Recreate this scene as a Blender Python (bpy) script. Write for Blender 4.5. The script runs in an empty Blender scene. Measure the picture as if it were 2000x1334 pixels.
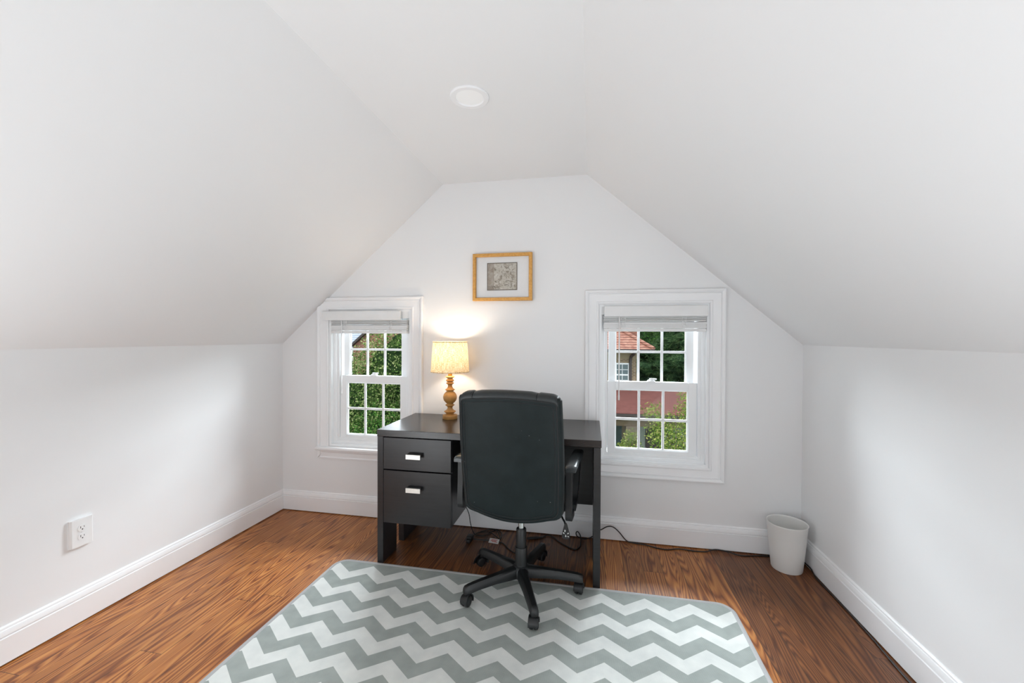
import bpy, bmesh, math, random
from mathutils import Vector, Matrix, noise as mnoise
random.seed(7)
PI = math.pi
sc = bpy.context.scene
COL = sc.collection

# ------------------------------------------------------------------ nodes
class G:
    def __init__(s, name):
        m = bpy.data.materials.new(name); m.use_nodes = True
        s.m = m; s.t = m.node_tree; s.t.nodes.clear()
        s.out = s.t.nodes.new('ShaderNodeOutputMaterial')
    def n(s, ty, **kw):
        nd = s.t.nodes.new(ty)
        for k, v in kw.items(): setattr(nd, k, v)
        return nd
    def l(s, a, b): s.t.links.new(a, b)
    def put(s, sock, v):
        if v is None: return
        if isinstance(v, bpy.types.NodeSocket): s.l(v, sock)
        else:
            if sock.type == 'RGBA' and hasattr(v, '__len__') and len(v) == 3: v = (*v, 1)
            sock.default_value = v
    def math(s, op, a, b=None, c=None, clamp=False):
        nd = s.n('ShaderNodeMath', operation=op, use_clamp=clamp)
        s.put(nd.inputs[0], a); s.put(nd.inputs[1], b); s.put(nd.inputs[2], c)
        return nd.outputs[0]
    def coords(s, kind='Object'):
        return s.n('ShaderNodeTexCoord').outputs[kind]
    def sep(s, v):
        nd = s.n('ShaderNodeSeparateXYZ'); s.l(v, nd.inputs[0]); return nd.outputs
    def comb(s, x, y, z):
        nd = s.n('ShaderNodeCombineXYZ')
        for i, v in enumerate((x, y, z)): s.put(nd.inputs[i], v)
        return nd.outputs[0]
    def noise(s, vec, scale, detail=2, rough=.5, dist=0):
        nd = s.n('ShaderNodeTexNoise'); s.put(nd.inputs['Vector'], vec)
        nd.inputs['Scale'].default_value = scale; nd.inputs['Detail'].default_value = detail
        nd.inputs['Roughness'].default_value = rough; nd.inputs['Distortion'].default_value = dist
        return nd.outputs[0]
    def white(s, w):
        nd = s.n('ShaderNodeTexWhiteNoise', noise_dimensions='1D'); s.put(nd.inputs['W'], w)
        return nd.outputs[0]
    def ramp(s, f, stops):
        nd = s.n('ShaderNodeValToRGB'); s.put(nd.inputs[0], f)
        e = nd.color_ramp.elements
        while len(e) < len(stops): e.new(.5)
        for el, (p, c) in zip(e, stops): el.position = p; el.color = (*c, 1)
        return nd.outputs[0]
    def mix(s, f, a, b, mode='MIX'):
        nd = s.n('ShaderNodeMix', data_type='RGBA', blend_type=mode)
        s.put(nd.inputs[0], f); s.put(nd.inputs[6], a); s.put(nd.inputs[7], b)
        return nd.outputs[2]
    def bump(s, h, strength=.2, dist=.002):
        nd = s.n('ShaderNodeBump'); s.l(h, nd.inputs['Height'])
        nd.inputs['Strength'].default_value = strength; nd.inputs['Distance'].default_value = dist
        return nd.outputs[0]
    def pbr(s, color, rough=.5, metal=0., spec=None, normal=None, emit=None, estr=0., sheen=None, trans=None, sss=None):
        b = s.n('ShaderNodeBsdfPrincipled')
        s.put(b.inputs['Base Color'], color); s.put(b.inputs['Roughness'], rough)
        s.put(b.inputs['Metallic'], metal)
        if spec is not None: s.put(b.inputs['Specular IOR Level'], spec)
        if normal is not None: s.l(normal, b.inputs['Normal'])
        if emit is not None:
            s.put(b.inputs['Emission Color'], emit); s.put(b.inputs['Emission Strength'], estr)
        return b.outputs[0]
    def done(s, shader):
        s.l(shader, s.out.inputs[0]); return s.m

def srgb(r, g, b):
    def f(c):
        c /= 255.; return c / 12.92 if c <= .04045 else ((c + .055) / 1.055) ** 2.4
    return (f(r), f(g), f(b))

def simple(name, col, rough=.5, metal=0., var=.06, scale=30., bump=0., bscale=200., spec=None):
    g = G(name); c = g.coords()
    nz = g.noise(c, scale, 3)
    lo = tuple(x * (1 - var) for x in col); hi = tuple(min(1, x * (1 + var)) for x in col)
    color = g.ramp(nz, [(.3, lo), (.7, hi)])
    nrm = g.bump(g.noise(c, bscale, 2), bump, .001) if bump else None
    return g.done(g.pbr(color, rough, metal, spec=spec, normal=nrm))

WALLC = (.80, .80, .805)
def plaster():
    g = G('painted_plaster'); c = g.coords()
    col = g.ramp(g.noise(c, 1.2, 3), [(.3, tuple(x * .985 for x in WALLC)), (.7, WALLC)])
    return g.done(g.pbr(col, .6, spec=.3, normal=g.bump(g.noise(c, 90, 3), .05, .001)))
M_wall = plaster()
M_trim = simple('white_trim_paint', (.84, .84, .85), .32, var=.01, scale=4)
M_vinyl = simple('white_vinyl', (.86, .87, .88), .3, var=.01, scale=5)
M_blind = simple('white_blind_vinyl', (.80, .80, .80), .4, var=.02, scale=12)
M_plate = simple('white_outlet_plastic', (.82, .82, .82), .3, var=.01)
M_dark = simple('dark_slot', (.02, .02, .02), .6, var=.2)

def floor_mat():
    g = G('heart_pine_floor'); c = g.coords(); X, Y, Z = g.sep(c)
    W = .104
    u = g.math('DIVIDE', g.math('SUBTRACT', X, .707), W)
    wob = g.math('MULTIPLY', g.math('SUBTRACT', g.noise(c, 3., 1), .5), .02)
    u = g.math('ADD', u, wob)
    idx = g.math('FLOOR', u); fr = g.math('SUBTRACT', u, idx)
    r1 = g.white(idx); r2 = g.white(g.math('ADD', idx, 57.3))
    yy = g.math('DIVIDE', g.math('ADD', Y, g.math('MULTIPLY', r1, 5.)), 1.9)
    bi = g.math('FLOOR', yy); bf = g.math('SUBTRACT', yy, bi)
    seed = g.math('ADD', g.math('MULTIPLY', idx, 3.17), g.math('MULTIPLY', bi, 7.71))
    r3 = g.white(seed); r4 = g.white(g.math('ADD', seed, 11.9))
    # cathedral grain: contour lines of a stretched noise
    v = g.comb(g.math('MULTIPLY', X, 9.5), g.math('MULTIPLY', Y, .60), g.math('MULTIPLY', r3, 40.))
    nz = g.noise(v, 1.0, 1.4, .45, .35)
    rings = g.math('MULTIPLY', nz, g.math('ADD', 140., g.math('MULTIPLY', r4, 120.)))
    jit = g.math('MULTIPLY', g.noise(g.comb(g.math('MULTIPLY', X, 60.), g.math('MULTIPLY', Y, 6.), r3), 1., 2), 2.2)
    sn = g.math('ADD', g.math('MULTIPLY', g.math('SINE', g.math('ADD', rings, jit)), .5), .5)
    sn = g.math('POWER', sn, .62)
    fine = g.noise(g.comb(g.math('MULTIPLY', X, 330.), g.math('MULTIPLY', Y, 7.), seed), 1., 3, .6)
    blotch = g.noise(g.comb(g.math('MULTIPLY', X, 5.), g.math('MULTIPLY', Y, 1.6), seed), 1., 3)
    f = g.math('ADD', g.math('MULTIPLY', sn, .72), g.math('MULTIPLY', fine, .46))
    f = g.math('SUBTRACT', f, .08)
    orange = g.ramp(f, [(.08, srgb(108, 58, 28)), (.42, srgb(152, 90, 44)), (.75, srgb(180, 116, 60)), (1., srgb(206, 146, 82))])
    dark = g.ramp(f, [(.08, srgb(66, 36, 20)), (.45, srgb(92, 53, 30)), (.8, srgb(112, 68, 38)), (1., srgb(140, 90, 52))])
    # the boards right of one seam carry an older, browner stain
    old = g.math('GREATER_THAN', X, .707)
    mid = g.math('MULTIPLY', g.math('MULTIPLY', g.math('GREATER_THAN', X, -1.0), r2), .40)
    # boards across the desk's width: shade under it painted in, redder and darker
    desk_shade = g.math('MULTIPLY', g.math('GREATER_THAN', X, .707 - .104 * 18), g.math('LESS_THAN', X, .707 - .104 * 7))
    mid = g.math('MAXIMUM', mid, g.math('MULTIPLY', desk_shade, .85))
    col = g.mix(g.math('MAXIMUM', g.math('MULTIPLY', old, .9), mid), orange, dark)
    bl = g.ramp(blotch, [(.25, (.72, .68, .66)), (.6, (1., 1., 1.))])
    col = g.mix(.8, col, bl, 'MULTIPLY')
    tint = g.mix(r3, (.86, .83, .80), (1.08, 1.05, 1.0))
    col = g.mix(.8, col, tint, 'MULTIPLY')
    gap = g.math('MINIMUM', fr, g.math('SUBTRACT', 1., fr))
    line = g.math('LESS_THAN', gap, .016)
    endl = g.math('LESS_THAN', bf, .0013)
    dk = g.math('MAXIMUM', line, endl)
    col = g.mix(g.math('MULTIPLY', dk, .72), col, (.018, .008, .004))
    h = g.math('SUBTRACT', g.math('MULTIPLY', f, .25), g.math('MULTIPLY', dk, 1.))
    rough = g.math('ADD', .27, g.math('MULTIPLY', g.noise(c, 7., 4), .22))
    return g.done(g.pbr(col, rough, spec=.45, normal=g.bump(h, .25, .001)))
M_floor = floor_mat()

def rug_mat():
    g = G('chevron_weave'); c = g.coords(); X, Y, Z = g.sep(c)
    P = .2055; A = .074; T = .1475
    ph = g.math('DIVIDE', g.math('ADD', X, 1.277 + P * 40), P)
    fr = g.math('FRACT', ph)
    tri = g.math('SUBTRACT', 1., g.math('ABSOLUTE', g.math('SUBTRACT', g.math('MULTIPLY', fr, 2.), 1.)))
    w = g.math('SUBTRACT', 2.006 + T * 40, g.math('SUBTRACT', Y, g.math('MULTIPLY', tri, A)))
    k = g.math('FRACT', g.math('DIVIDE', w, T))
    white = g.math('MULTIPLY', g.math('LESS_THAN', k, .502), g.math('LESS_THAN', Y, 2.0792))
    rib = g.math('ADD', g.math('MULTIPLY', g.math('SINE', g.math('MULTIPLY', X, 2 * PI / .0042)), .5), .5)
    nz = g.noise(c, 14., 4); n2 = g.noise(c, 900., 2)
    wc = g.ramp(nz, [(.3, srgb(211, 214, 211)), (.7, srgb(226, 228, 224))])
    gc = g.ramp(nz, [(.3, srgb(143, 150, 146)), (.7, srgb(159, 165, 161))])
    gc = g.mix(g.math('MULTIPLY', rib, .30), gc, srgb(186, 192, 186))
    wc = g.mix(g.math('MULTIPLY', rib, .18), wc, srgb(192, 196, 192))
    col = g.mix(white, gc, wc)
    col = g.mix(.25, col, g.mix(n2, (.7, .7, .7), (1.2, 1.2, 1.2)), 'MULTIPLY')
    h = g.math('ADD', rib, g.math('MULTIPLY', n2, .5))
    return g.done(g.pbr(col, .9, spec=.15, normal=g.bump(h, .3, .0008)))
M_rug = rug_mat()
M_bind = simple('rug_binding', srgb(172, 172, 172), .8, var=.06, scale=300, bump=.3, bscale=700)

def espresso(name='espresso_veneer', a=(26, 25, 26), b=(37, 35, 37), rough=.34):
    g = G(name); c = g.coords(); X, Y, Z = g.sep(c)
    st = g.noise(g.comb(g.math('MULTIPLY', X, 4.), g.math('MULTIPLY', Y, 60.), g.math('MULTIPLY', Z, 60.)), 1., 4, .6)
    col = g.ramp(st, [(.3, srgb(*a)), (.7, srgb(*b))])
    rg = g.math('ADD', rough - .05, g.math('MULTIPLY', g.noise(c, 4., 2), .05))
    return g.done(g.pbr(col, rg, spec=.5, normal=g.bump(st, .012, .0004)))
M_desk = espresso()
M_desktop = espresso('espresso_top', (30, 26, 25), (44, 37, 34), .27)
M_nickel = simple('brushed_nickel', (.78, .75, .70), .38, .85, var=.05, scale=80)
M_leather = simple('black_leatherette', srgb(30, 35, 36), .42, var=.10, scale=18, bump=.22, bscale=420, spec=.5)
def scuffed():
    g = G('scuffed_black_leatherette'); c = g.coords()
    base = g.ramp(g.noise(c, 16, 3), [(.3, srgb(21, 29, 30)), (.7, srgb(27, 36, 37))])
    v = g.n('ShaderNodeTexVoronoi'); v.inputs['Scale'].default_value = 46.; g.l(c, v.inputs['Vector'])
    sp = g.math('LESS_THAN', v.outputs['Distance'], .085)
    gate = g.math('GREATER_THAN', g.noise(c, 7.5, 3), .57)
    col = g.mix(g.math('MULTIPLY', g.math('MULTIPLY', sp, gate), .55), base, srgb(150, 156, 156))
    return g.done(g.pbr(col, .5, spec=.2, normal=g.bump(g.noise(c, 420, 2), .2, .001)))
M_back = scuffed()
M_seam = simple('dark_piping', (.008, .009, .010), .6, var=.1)
M_blackpl = simple('black_nylon_plastic', srgb(22, 24, 25), .42, var=.08, scale=40, bump=.08, bscale=500)
M_armpad = simple('black_arm_plastic', srgb(54, 58, 60), .27, var=.06, scale=40)
M_chrome = simple('chrome', (.82, .83, .84), .12, 1., var=.02)
M_cord = simple('black_cord', (.012, .011, .011), .5, var=.1)
M_bin = simple('white_plastic_bin', (.74, .735, .715), .38, var=.01, scale=6)

def gold_frame():
    g = G('gold_wood'); c = g.coords(); X, Y, Z = g.sep(c)
    st = g.noise(g.comb(g.math('MULTIPLY', X, 90.), g.math('MULTIPLY', Y, 90.), g.math('MULTIPLY', Z, 90.)), 1., 3)
    col = g.ramp(st, [(.3, srgb(196, 142, 70)), (.7, srgb(216, 164, 90))])
    return g.done(g.pbr(col, .36, .25))
M_gold = gold_frame()
M_mat = simple('white_mat_board', (.82, .82, .82), .8, var=.01, scale=50)
def print_mat():
    # plain sepia stand-in: soft washes and a few etched strokes
    g = G('sepia_print'); c = g.coords(); X, Y, Z = g.sep(c)
    a = g.noise(c, 26., 5, .62, 1.2); b = g.noise(c, 75., 4, .6, .8)
    f = g.math('ADD', g.math('MULTIPLY', a, .75), g.math('MULTIPLY', b, .35))
    col = g.ramp(f, [(.34, srgb(92, 82, 72)), (.46, srgb(150, 140, 126)), (.55, srgb(186, 180, 168)), (.7, srgb(205, 202, 194))])
    leftdark = g.math('LESS_THAN', X, -.058)
    col = g.mix(g.math('MULTIPLY', leftdark, .6), col, srgb(140, 126, 112))
    patch = g.math('MULTIPLY', g.math('LESS_THAN', Z, .10), g.math('LESS_THAN', X, -.02))
    col = g.mix(g.math('MULTIPLY', patch, .4), col, srgb(110, 98, 86))
    return g.done(g.pbr(col, .8))
M_print = print_mat()

def glass_mat(name, tint=(1, 1, 1), refl=.06):
    g = G(name)
    tr = g.n('ShaderNodeBsdfTransparent'); tr.inputs[0].default_value = (*tint, 1)
    gl = g.n('ShaderNodeBsdfGlossy'); gl.inputs['Roughness'].default_value = .02
    lw = g.n('ShaderNodeLayerWeight'); lw.inputs[0].default_value = .5
    mx = g.n('ShaderNodeMixShader'); g.l(g.math('ADD', refl, g.math('MULTIPLY', g.math('POWER', lw.outputs['Facing'], 5.), .8)), mx.inputs[0])
    g.l(tr.outputs[0], mx.inputs[1]); g.l(gl.outputs[0], mx.inputs[2])
    return g.done(mx.outputs[0])
M_glass = glass_mat('window_glass', (.97, .98, .97), .005)
M_pglass = glass_mat('picture_glass', (.98, .98, .98), .05)

def shade_mat():
    g = G('linen_shade'); c = g.coords(); X, Y, Z = g.sep(c)
    ang = g.math('ARCTAN2', Y, X)
    wv = g.noise(g.comb(g.math('MULTIPLY', ang, 9.), g.math('MULTIPLY', Z, 420.), 0.), 1., 3)
    wh = g.noise(g.comb(g.math('MULTIPLY', ang, 60.), g.math('MULTIPLY', Z, 22.), 5.), 1., 3)
    f = g.math('ADD', g.math('MULTIPLY', wv, .5), g.math('MULTIPLY', wh, .5))
    col = g.ramp(f, [(.36, srgb(176, 140, 88)), (.5, srgb(226, 202, 158)), (.62, srgb(255, 246, 228))])
    d = g.n('ShaderNodeBsdfDiffuse'); g.l(col, d.inputs[0])
    t = g.n('ShaderNodeBsdfTranslucent'); g.l(col, t.inputs[0])
    mx = g.n('ShaderNodeMixShader'); mx.inputs[0].default_value = .17
    g.l(d.outputs[0], mx.inputs[1]); g.l(t.outputs[0], mx.inputs[2])
    return g.done(mx.outputs[0])
M_shade = shade_mat()
M_lampwood = simple('weathered_gold_wood', srgb(178, 130, 68), .5, var=.12, scale=45, bump=.15, bscale=160)
M_socket = simple('brass_socket', srgb(190, 140, 60), .4, .5, var=.05)
g = G('warm_bulb'); tr_ = g.n('ShaderNodeBsdfTransparent'); em_ = g.n('ShaderNodeEmission'); em_.inputs[0].default_value = (1, .74, .44, 1); em_.inputs[1].default_value = 4.
ad_ = g.n('ShaderNodeAddShader'); g.l(tr_.outputs[0], ad_.inputs[0]); g.l(em_.outputs[0], ad_.inputs[1]); M_bulb = g.done(ad_.outputs[0])
g = G('frosted_lens'); M_lens = g.done(g.pbr((.86, .86, .86), .5, emit=(1, 1, .98), estr=.06))
M_tag = simple('white_paper_tag', (.75, .72, .70), .7, var=.03)
M_red = simple('red_ink', srgb(190, 70, 60), .7, var=.1)

# exterior
def brick(name, a, b, mortar, sc_=1.0):
    g = G(name); c = g.coords(); X, Y, Z = g.sep(c)
    br = g.n('ShaderNodeTexBrick'); g.l(g.comb(g.math('ADD', X, Y), Z, 0.), br.inputs['Vector'])
    br.inputs['Scale'].default_value = 1.; br.inputs['Brick Width'].default_value = .21 * sc_
    br.inputs['Row Height'].default_value = .075 * sc_; br.inputs['Mortar Size'].default_value = .011 * sc_
    br.inputs['Color1'].default_value = (*a, 1); br.inputs['Color2'].default_value = (*b, 1); br.inputs['Mortar'].default_value = (*mortar, 1)
    return g.done(g.pbr(br.outputs[0], .9))
M_tanbrick = brick('tan_brick', srgb(140, 120, 92), srgb(112, 92, 70), srgb(158, 148, 130))
M_redbrick = brick('red_brick', srgb(138, 78, 62), srgb(118, 62, 50), srgb(150, 128, 115))
def tiles(name, a, b, dark, pitch, along='Y'):
    g = G(name); c = g.coords(); X, Y, Z = g.sep(c)
    fr = g.math('FRACT', g.math('DIVIDE', Z, pitch))
    nz = g.noise(c, 5., 4)
    col = g.ramp(nz, [(.3, a), (.7, b)])
    sh = g.math('GREATER_THAN', fr, .62)
    col = g.mix(g.math('MULTIPLY', sh, .75), col, dark)
    return g.done(g.pbr(col, .85))
M_tile = tiles('terracotta_tiles', srgb(146, 90, 74), srgb(186, 142, 122), srgb(84, 44, 36), .125)
M_shingle = tiles('red_brown_shingle', srgb(104, 60, 54), srgb(124, 76, 68), srgb(92, 52, 48), .05)
M_slate = tiles('grey_slate', srgb(150, 160, 176), srgb(186, 194, 206), srgb(130, 140, 156), .14)
M_gutter = simple('dark_brown_gutter', srgb(58, 50, 48), .5)
M_cream = simple('cream_soffit', srgb(138, 126, 100), .7)
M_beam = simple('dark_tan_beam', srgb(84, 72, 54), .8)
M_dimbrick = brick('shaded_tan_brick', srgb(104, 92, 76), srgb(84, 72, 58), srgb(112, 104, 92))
M_extwhite = simple('white_exterior_trim', srgb(225, 228, 230), .5)
M_extpane = simple('dark_house_pane', srgb(92, 108, 112), .15)
M_stucco = simple('grey_green_stucco', srgb(150, 158, 148), .85)
M_grass = simple('lawn', srgb(74, 100, 44), .95, var=.35, scale=3)
M_bark = simple('bark', srgb(88, 76, 66), .9, var=.3, scale=12, bump=.5, bscale=20)
def leafmat(name, a, b, c_):
    g = G(name); oi = g.n('ShaderNodeNewGeometry')
    col = g.ramp(oi.outputs['Random Per Island'], [(0., a), (.5, b), (1., c_)])
    d = g.n('ShaderNodeBsdfDiffuse'); g.l(col, d.inputs[0])
    t = g.n('ShaderNodeBsdfTranslucent'); g.l(col, t.inputs[0])
    mx = g.n('ShaderNodeMixShader'); mx.inputs[0].default_value = .32
    g.l(d.outputs[0], mx.inputs[1]); g.l(t.outputs[0], mx.inputs[2])
    return g.done(mx.outputs[0])
M_leafA = leafmat('maple_leaves', srgb(52, 80, 38), srgb(94, 124, 60), srgb(178, 186, 128))
M_leafB = leafmat('dogwood_leaves', srgb(76, 104, 44), srgb(116, 142, 64), srgb(172, 172, 104))
M_leafC = leafmat('deep_green_leaves', srgb(40, 74, 34), srgb(64, 104, 44), srgb(100, 140, 66))
M_pine = leafmat('pine_needles', srgb(48, 80, 54), srgb(76, 110, 70), srgb(122, 150, 98))
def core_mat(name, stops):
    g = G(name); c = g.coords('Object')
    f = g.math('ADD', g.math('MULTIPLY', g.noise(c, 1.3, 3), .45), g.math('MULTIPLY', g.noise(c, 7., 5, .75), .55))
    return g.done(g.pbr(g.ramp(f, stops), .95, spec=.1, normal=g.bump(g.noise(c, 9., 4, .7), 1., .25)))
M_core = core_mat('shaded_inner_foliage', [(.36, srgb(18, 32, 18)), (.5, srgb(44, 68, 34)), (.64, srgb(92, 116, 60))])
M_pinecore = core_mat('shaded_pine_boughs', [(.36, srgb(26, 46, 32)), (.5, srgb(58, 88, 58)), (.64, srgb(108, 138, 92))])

# ------------------------------------------------------------------ geometry helpers
def B(): return bmesh.new()
def box(bm, x0, x1, y0, y1, z0, z1, bev=0., seg=2):
    vs = [bm.verts.new((x, y, z)) for x in (x0, x1) for y in (y0, y1) for z in (z0, z1)]
    q = [(0, 1, 3, 2), (4, 6, 7, 5), (0, 4, 5, 1), (2, 3, 7, 6), (0, 2, 6, 4), (1, 5, 7, 3)]
    fs = [bm.faces.new([vs[i] for i in f]) for f in q]
    if bev > 0:
        es = list({e for f in fs for e in f.edges})
        bmesh.ops.bevel(bm, geom=es, offset=bev, segments=seg, profile=.5, affect='EDGES')
    return bm
def smooth_path(pts, n=6, closed=False):
    P = [Vector(p) for p in pts]; out = []; N = len(P)
    rng = range(N) if closed else range(N - 1)
    for i in rng:
        if closed: p0, p1, p2, p3 = P[(i - 1) % N], P[i], P[(i + 1) % N], P[(i + 2) % N]
        else: p0, p1, p2, p3 = P[max(i - 1, 0)], P[i], P[i + 1], P[min(i + 2, N - 1)]
        for k in range(n):
            t = k / n
            out.append(.5 * ((2 * p1) + (p2 - p0) * t + (2 * p0 - 5 * p1 + 4 * p2 - p3) * t * t + (3 * p1 - p0 - 3 * p2 + p3) * t ** 3))
    if not closed: out.append(P[-1].copy())
    return out
def sweep(bm, path, section, closed=False, cap=True, up=None, scales=None):
    """section: list of (a,b) in the (side, up) frame of the path"""
    P = [Vector(p) for p in path]; N = len(P); rings = []
    prev = None
    for i, p in enumerate(P):
        a = P[(i - 1) % N] if (closed or i > 0) else P[i]
        b = P[(i + 1) % N] if (closed or i < N - 1) else P[i]
        t = (b - a).normalized()
        if up is not None: u = Vector(up)
        elif prev is None:
            u = Vector((0, 0, 1)) if abs(t.z) < .9 else Vector((0, 1, 0))
        else: u = prev
        u = (u - t * u.dot(t)).normalized(); prev = u
        s = t.cross(u)
        k = scales[i] if scales else 1.
        rings.append([bm.verts.new(p + s * (q[0] * k) + u * (q[1] * k)) for q in section])
    M = len(section)
    for i in range(N if closed else N - 1):
        r0, r1 = rings[i], rings[(i + 1) % N]
        for j in range(M):
            bm.faces.new((r0[j], r0[(j + 1) % M], r1[(j + 1) % M], r1[j]))
    if cap and not closed:
        bm.faces.new(rings[0][::-1]); bm.faces.new(rings[-1])
    return bm
def circ(r, n=8): return [(r * math.cos(2 * PI * i / n), r * math.sin(2 * PI * i / n)) for i in range(n)]
def tube(bm, pts, r, n=8, closed=False, sm=6):
    return sweep(bm, smooth_path(pts, sm, closed) if sm else pts, circ(r, n), closed)
def lathe(bm, prof, c=(0, 0, 0), n=40, capb=True, capt=True, axis='Z'):
    rings = []
    for r, z in prof:
        ring = []
        for i in range(n):
            a = 2 * PI * i / n; x, y = r * math.cos(a), r * math.sin(a)
            p = {'Z': (x, y, z), 'X': (z, x, y), 'Y': (y, z, x)}[axis]
            ring.append(bm.verts.new((c[0] + p[0], c[1] + p[1], c[2] + p[2])))
        rings.append(ring)
    for a, b in zip(rings, rings[1:]):
        for i in range(n): bm.faces.new((a[i], a[(i + 1) % n], b[(i + 1) % n], b[i]))
    if capb: bm.faces.new(rings[0][::-1])
    if capt: bm.faces.new(rings[-1])
    return bm
def prism(bm, poly, axis, a, b):
    """poly of 2-D points extruded along axis from a to b; axis X: (y,z)  Y: (x,z)  Z: (x,y)"""
    def P(q, t): return {'X': (t, q[0], q[1]), 'Y': (q[0], t, q[1]), 'Z': (q[0], q[1], t)}[axis]
    v0 = [bm.verts.new(P(q, a)) for q in poly]; v1 = [bm.verts.new(P(q, b)) for q in poly]
    n = len(poly)
    bm.faces.new(v0[::-1]); bm.faces.new(v1)
    for i in range(n): bm.faces.new((v0[i], v0[(i + 1) % n], v1[(i + 1) % n], v1[i]))
    return bm
def ring_frame(bm, x0, x1, z0, z1, prof, sides='LTRB'):
    """mitred frame in the XZ plane; prof = list of (outward offset d, y)"""
    corners = [(x0, z0, -1, -1), (x0, z1, -1, 1), (x1, z1, 1, 1), (x1, z0, 1, -1)]
    rings = [[bm.verts.new((cx + sx * d, y, cz + sz * d)) for d, y in prof] for cx, cz, sx, sz in corners]
    order = {'L': (0, 1), 'T': (1, 2), 'R': (2, 3), 'B': (3, 0)}
    M = len(prof)
    for s in sides:
        a, b = order[s]
        for j in range(M):
            bm.faces.new((rings[a][j], rings[a][(j + 1) % M], rings[b][(j + 1) % M], rings[b][j]))
    if len(sides) < 4:
        for i in range(4):
            n_used = sum(1 for s in sides if i in order[s])
            if n_used == 1: bm.faces.new(rings[i])
    return bm

def finish(name, bm, mat, parent=None, base=(0, 0, 0), smooth=True, angle=35):
    bmesh.ops.recalc_face_normals(bm, faces=bm.faces)
    off = Vector(base)
    if off.length: bmesh.ops.translate(bm, verts=bm.verts, vec=-off)
    me = bpy.data.meshes.new(name); bm.to_mesh(me); bm.free()
    if smooth:
        for p in me.polygons: p.use_smooth = True
        me.set_sharp_from_angle(angle=math.radians(angle))
    me.materials.append(mat)
    o = bpy.data.objects.new(name, me); COL.objects.link(o)
    if parent: o.parent = parent
    else: o.location = base
    return o
class T:
    """a thing: an Empty at its base, parts are given in world coordinates unless local"""
    def __init__(s, name, base, label, cat, group=None, kind=None, rz=0., local=False):
        e = bpy.data.objects.new(name, None); COL.objects.link(e)
        e.location = base; e.rotation_euler[2] = rz; e.empty_display_size = .1
        s.o = e; s.base = (0, 0, 0) if local else base
        if label: e['label'] = label
        if cat: e['category'] = cat
        if group: e['group'] = group
        if kind: e['kind'] = kind
    def part(s, name, bm, mat, parent=None, label=None, **kw):
        o = finish(name, bm, mat, parent or s.o, s.base, **kw)
        if label: o['label'] = label
        return o
def tag(o, label, cat, group=None, kind=None):
    if label: o['label'] = label
    if cat: o['category'] = cat
    if group: o['group'] = group
    if kind: o['kind'] = kind
    return o
def struct(name, bm, mat, **kw):
    o = finish(name, bm, mat, **kw); o['kind'] = 'structure'; return o

# ------------------------------------------------------------------ room constants (metres)
D = 2.665; XL = -2.237; XR = 1.2097; KL = 1.2215; KR = 1.2385; ZC = 2.3112; CL = -.9934; CR = -.0311; HB = .1465
YF = -1.7

# floor
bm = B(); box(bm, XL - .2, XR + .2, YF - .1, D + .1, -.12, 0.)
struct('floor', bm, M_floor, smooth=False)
# back wall: gable outline with two window openings
WL = dict(x0=-1.850, x1=-1.222, z0=.487, z1=1.465)
WR = dict(x0=.052, x1=.700, z0=.490, z1=1.486)
bm = B()
outer = [(XL, -.02), (XR, -.02), (XR, KR), (CR, ZC), (CL, ZC), (XL, KL)]
def loop(pts):
    v = [bm.verts.new((x, D, z)) for x, z in pts]
    return [bm.edges.new((v[i], v[(i + 1) % len(v)])) for i in range(len(v))]
es = loop(outer)
for w in (WL, WR): es += loop([(w['x0'], w['z0']), (w['x1'], w['z0']), (w['x1'], w['z1']), (w['x0'], w['z1'])])
bmesh.ops.triangle_fill(bm, use_beauty=True, use_dissolve=False, edges=es)
r = bmesh.ops.extrude_face_region(bm, geom=bm.faces[:])
bmesh.ops.translate(bm, verts=[v for v in r['geom'] if isinstance(v, bmesh.types.BMVert)], vec=(0, .16, 0))
struct('wall_back', bm, M_wall, smooth=False)
t_ = .08
bm = B(); prism(bm, [(XL, -.02), (XL, KL), (XL - t_, KL), (XL - t_, -.02)], 'Y', YF, D + .16)
struct('wall_left', bm, M_wall, smooth=False)
bm = B(); prism(bm, [(XR, -.02), (XR, KR), (XR + t_, KR), (XR + t_, -.02)], 'Y', YF, D + .16)
struct('wall_right', bm, M_wall, smooth=False)
bm = B(); prism(bm, [(XL, KL), (CL, ZC), (CL - .06, ZC + .08), (XL - t_, KL)], 'Y', YF, D + .16)
struct('wall_left_slope', bm, M_wall, smooth=False)
bm = B(); prism(bm, [(XR, KR), (CR, ZC), (CR + .06, ZC + .08), (XR + t_, KR)], 'Y', YF, D + .16)
struct('wall_right_slope', bm, M_wall, smooth=False)
bm = B(); prism(bm, [(CL, ZC), (CR, ZC), (CR + .06, ZC + .08), (CL - .06, ZC + .08)], 'Y', YF, D + .16)
struct('ceiling', bm, M_wall, smooth=False)
bm = B(); prism(bm, outer, 'Y', YF - .08, YF)
struct('wall_front', bm, M_wall, smooth=False)

# baseboards: (depth from the wall, height)
BBP = [(0, .006), (.018, .006), (.018, .104), (.0135, .1062), (.0135, .109), (.0170, .1125), (.0160, .123), (.012, .133), (.009, .1348), (.009, .138), (.008, .142), (.004, .146), (0, HB)]
bm = B(); prism(bm, [(XL + d, z) for d, z in BBP], 'Y', YF, D); struct('baseboard_left', bm, M_trim, angle=25)
bm = B(); prism(bm, [(XR - d, z) for d, z in BBP], 'Y', YF, D); struct('baseboard_right', bm, M_trim, angle=25)
bm = B(); prism(bm, [(D - d, z) for d, z in BBP], 'X', XL, XR); struct('baseboard_back', bm, M_trim, angle=25)

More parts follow.
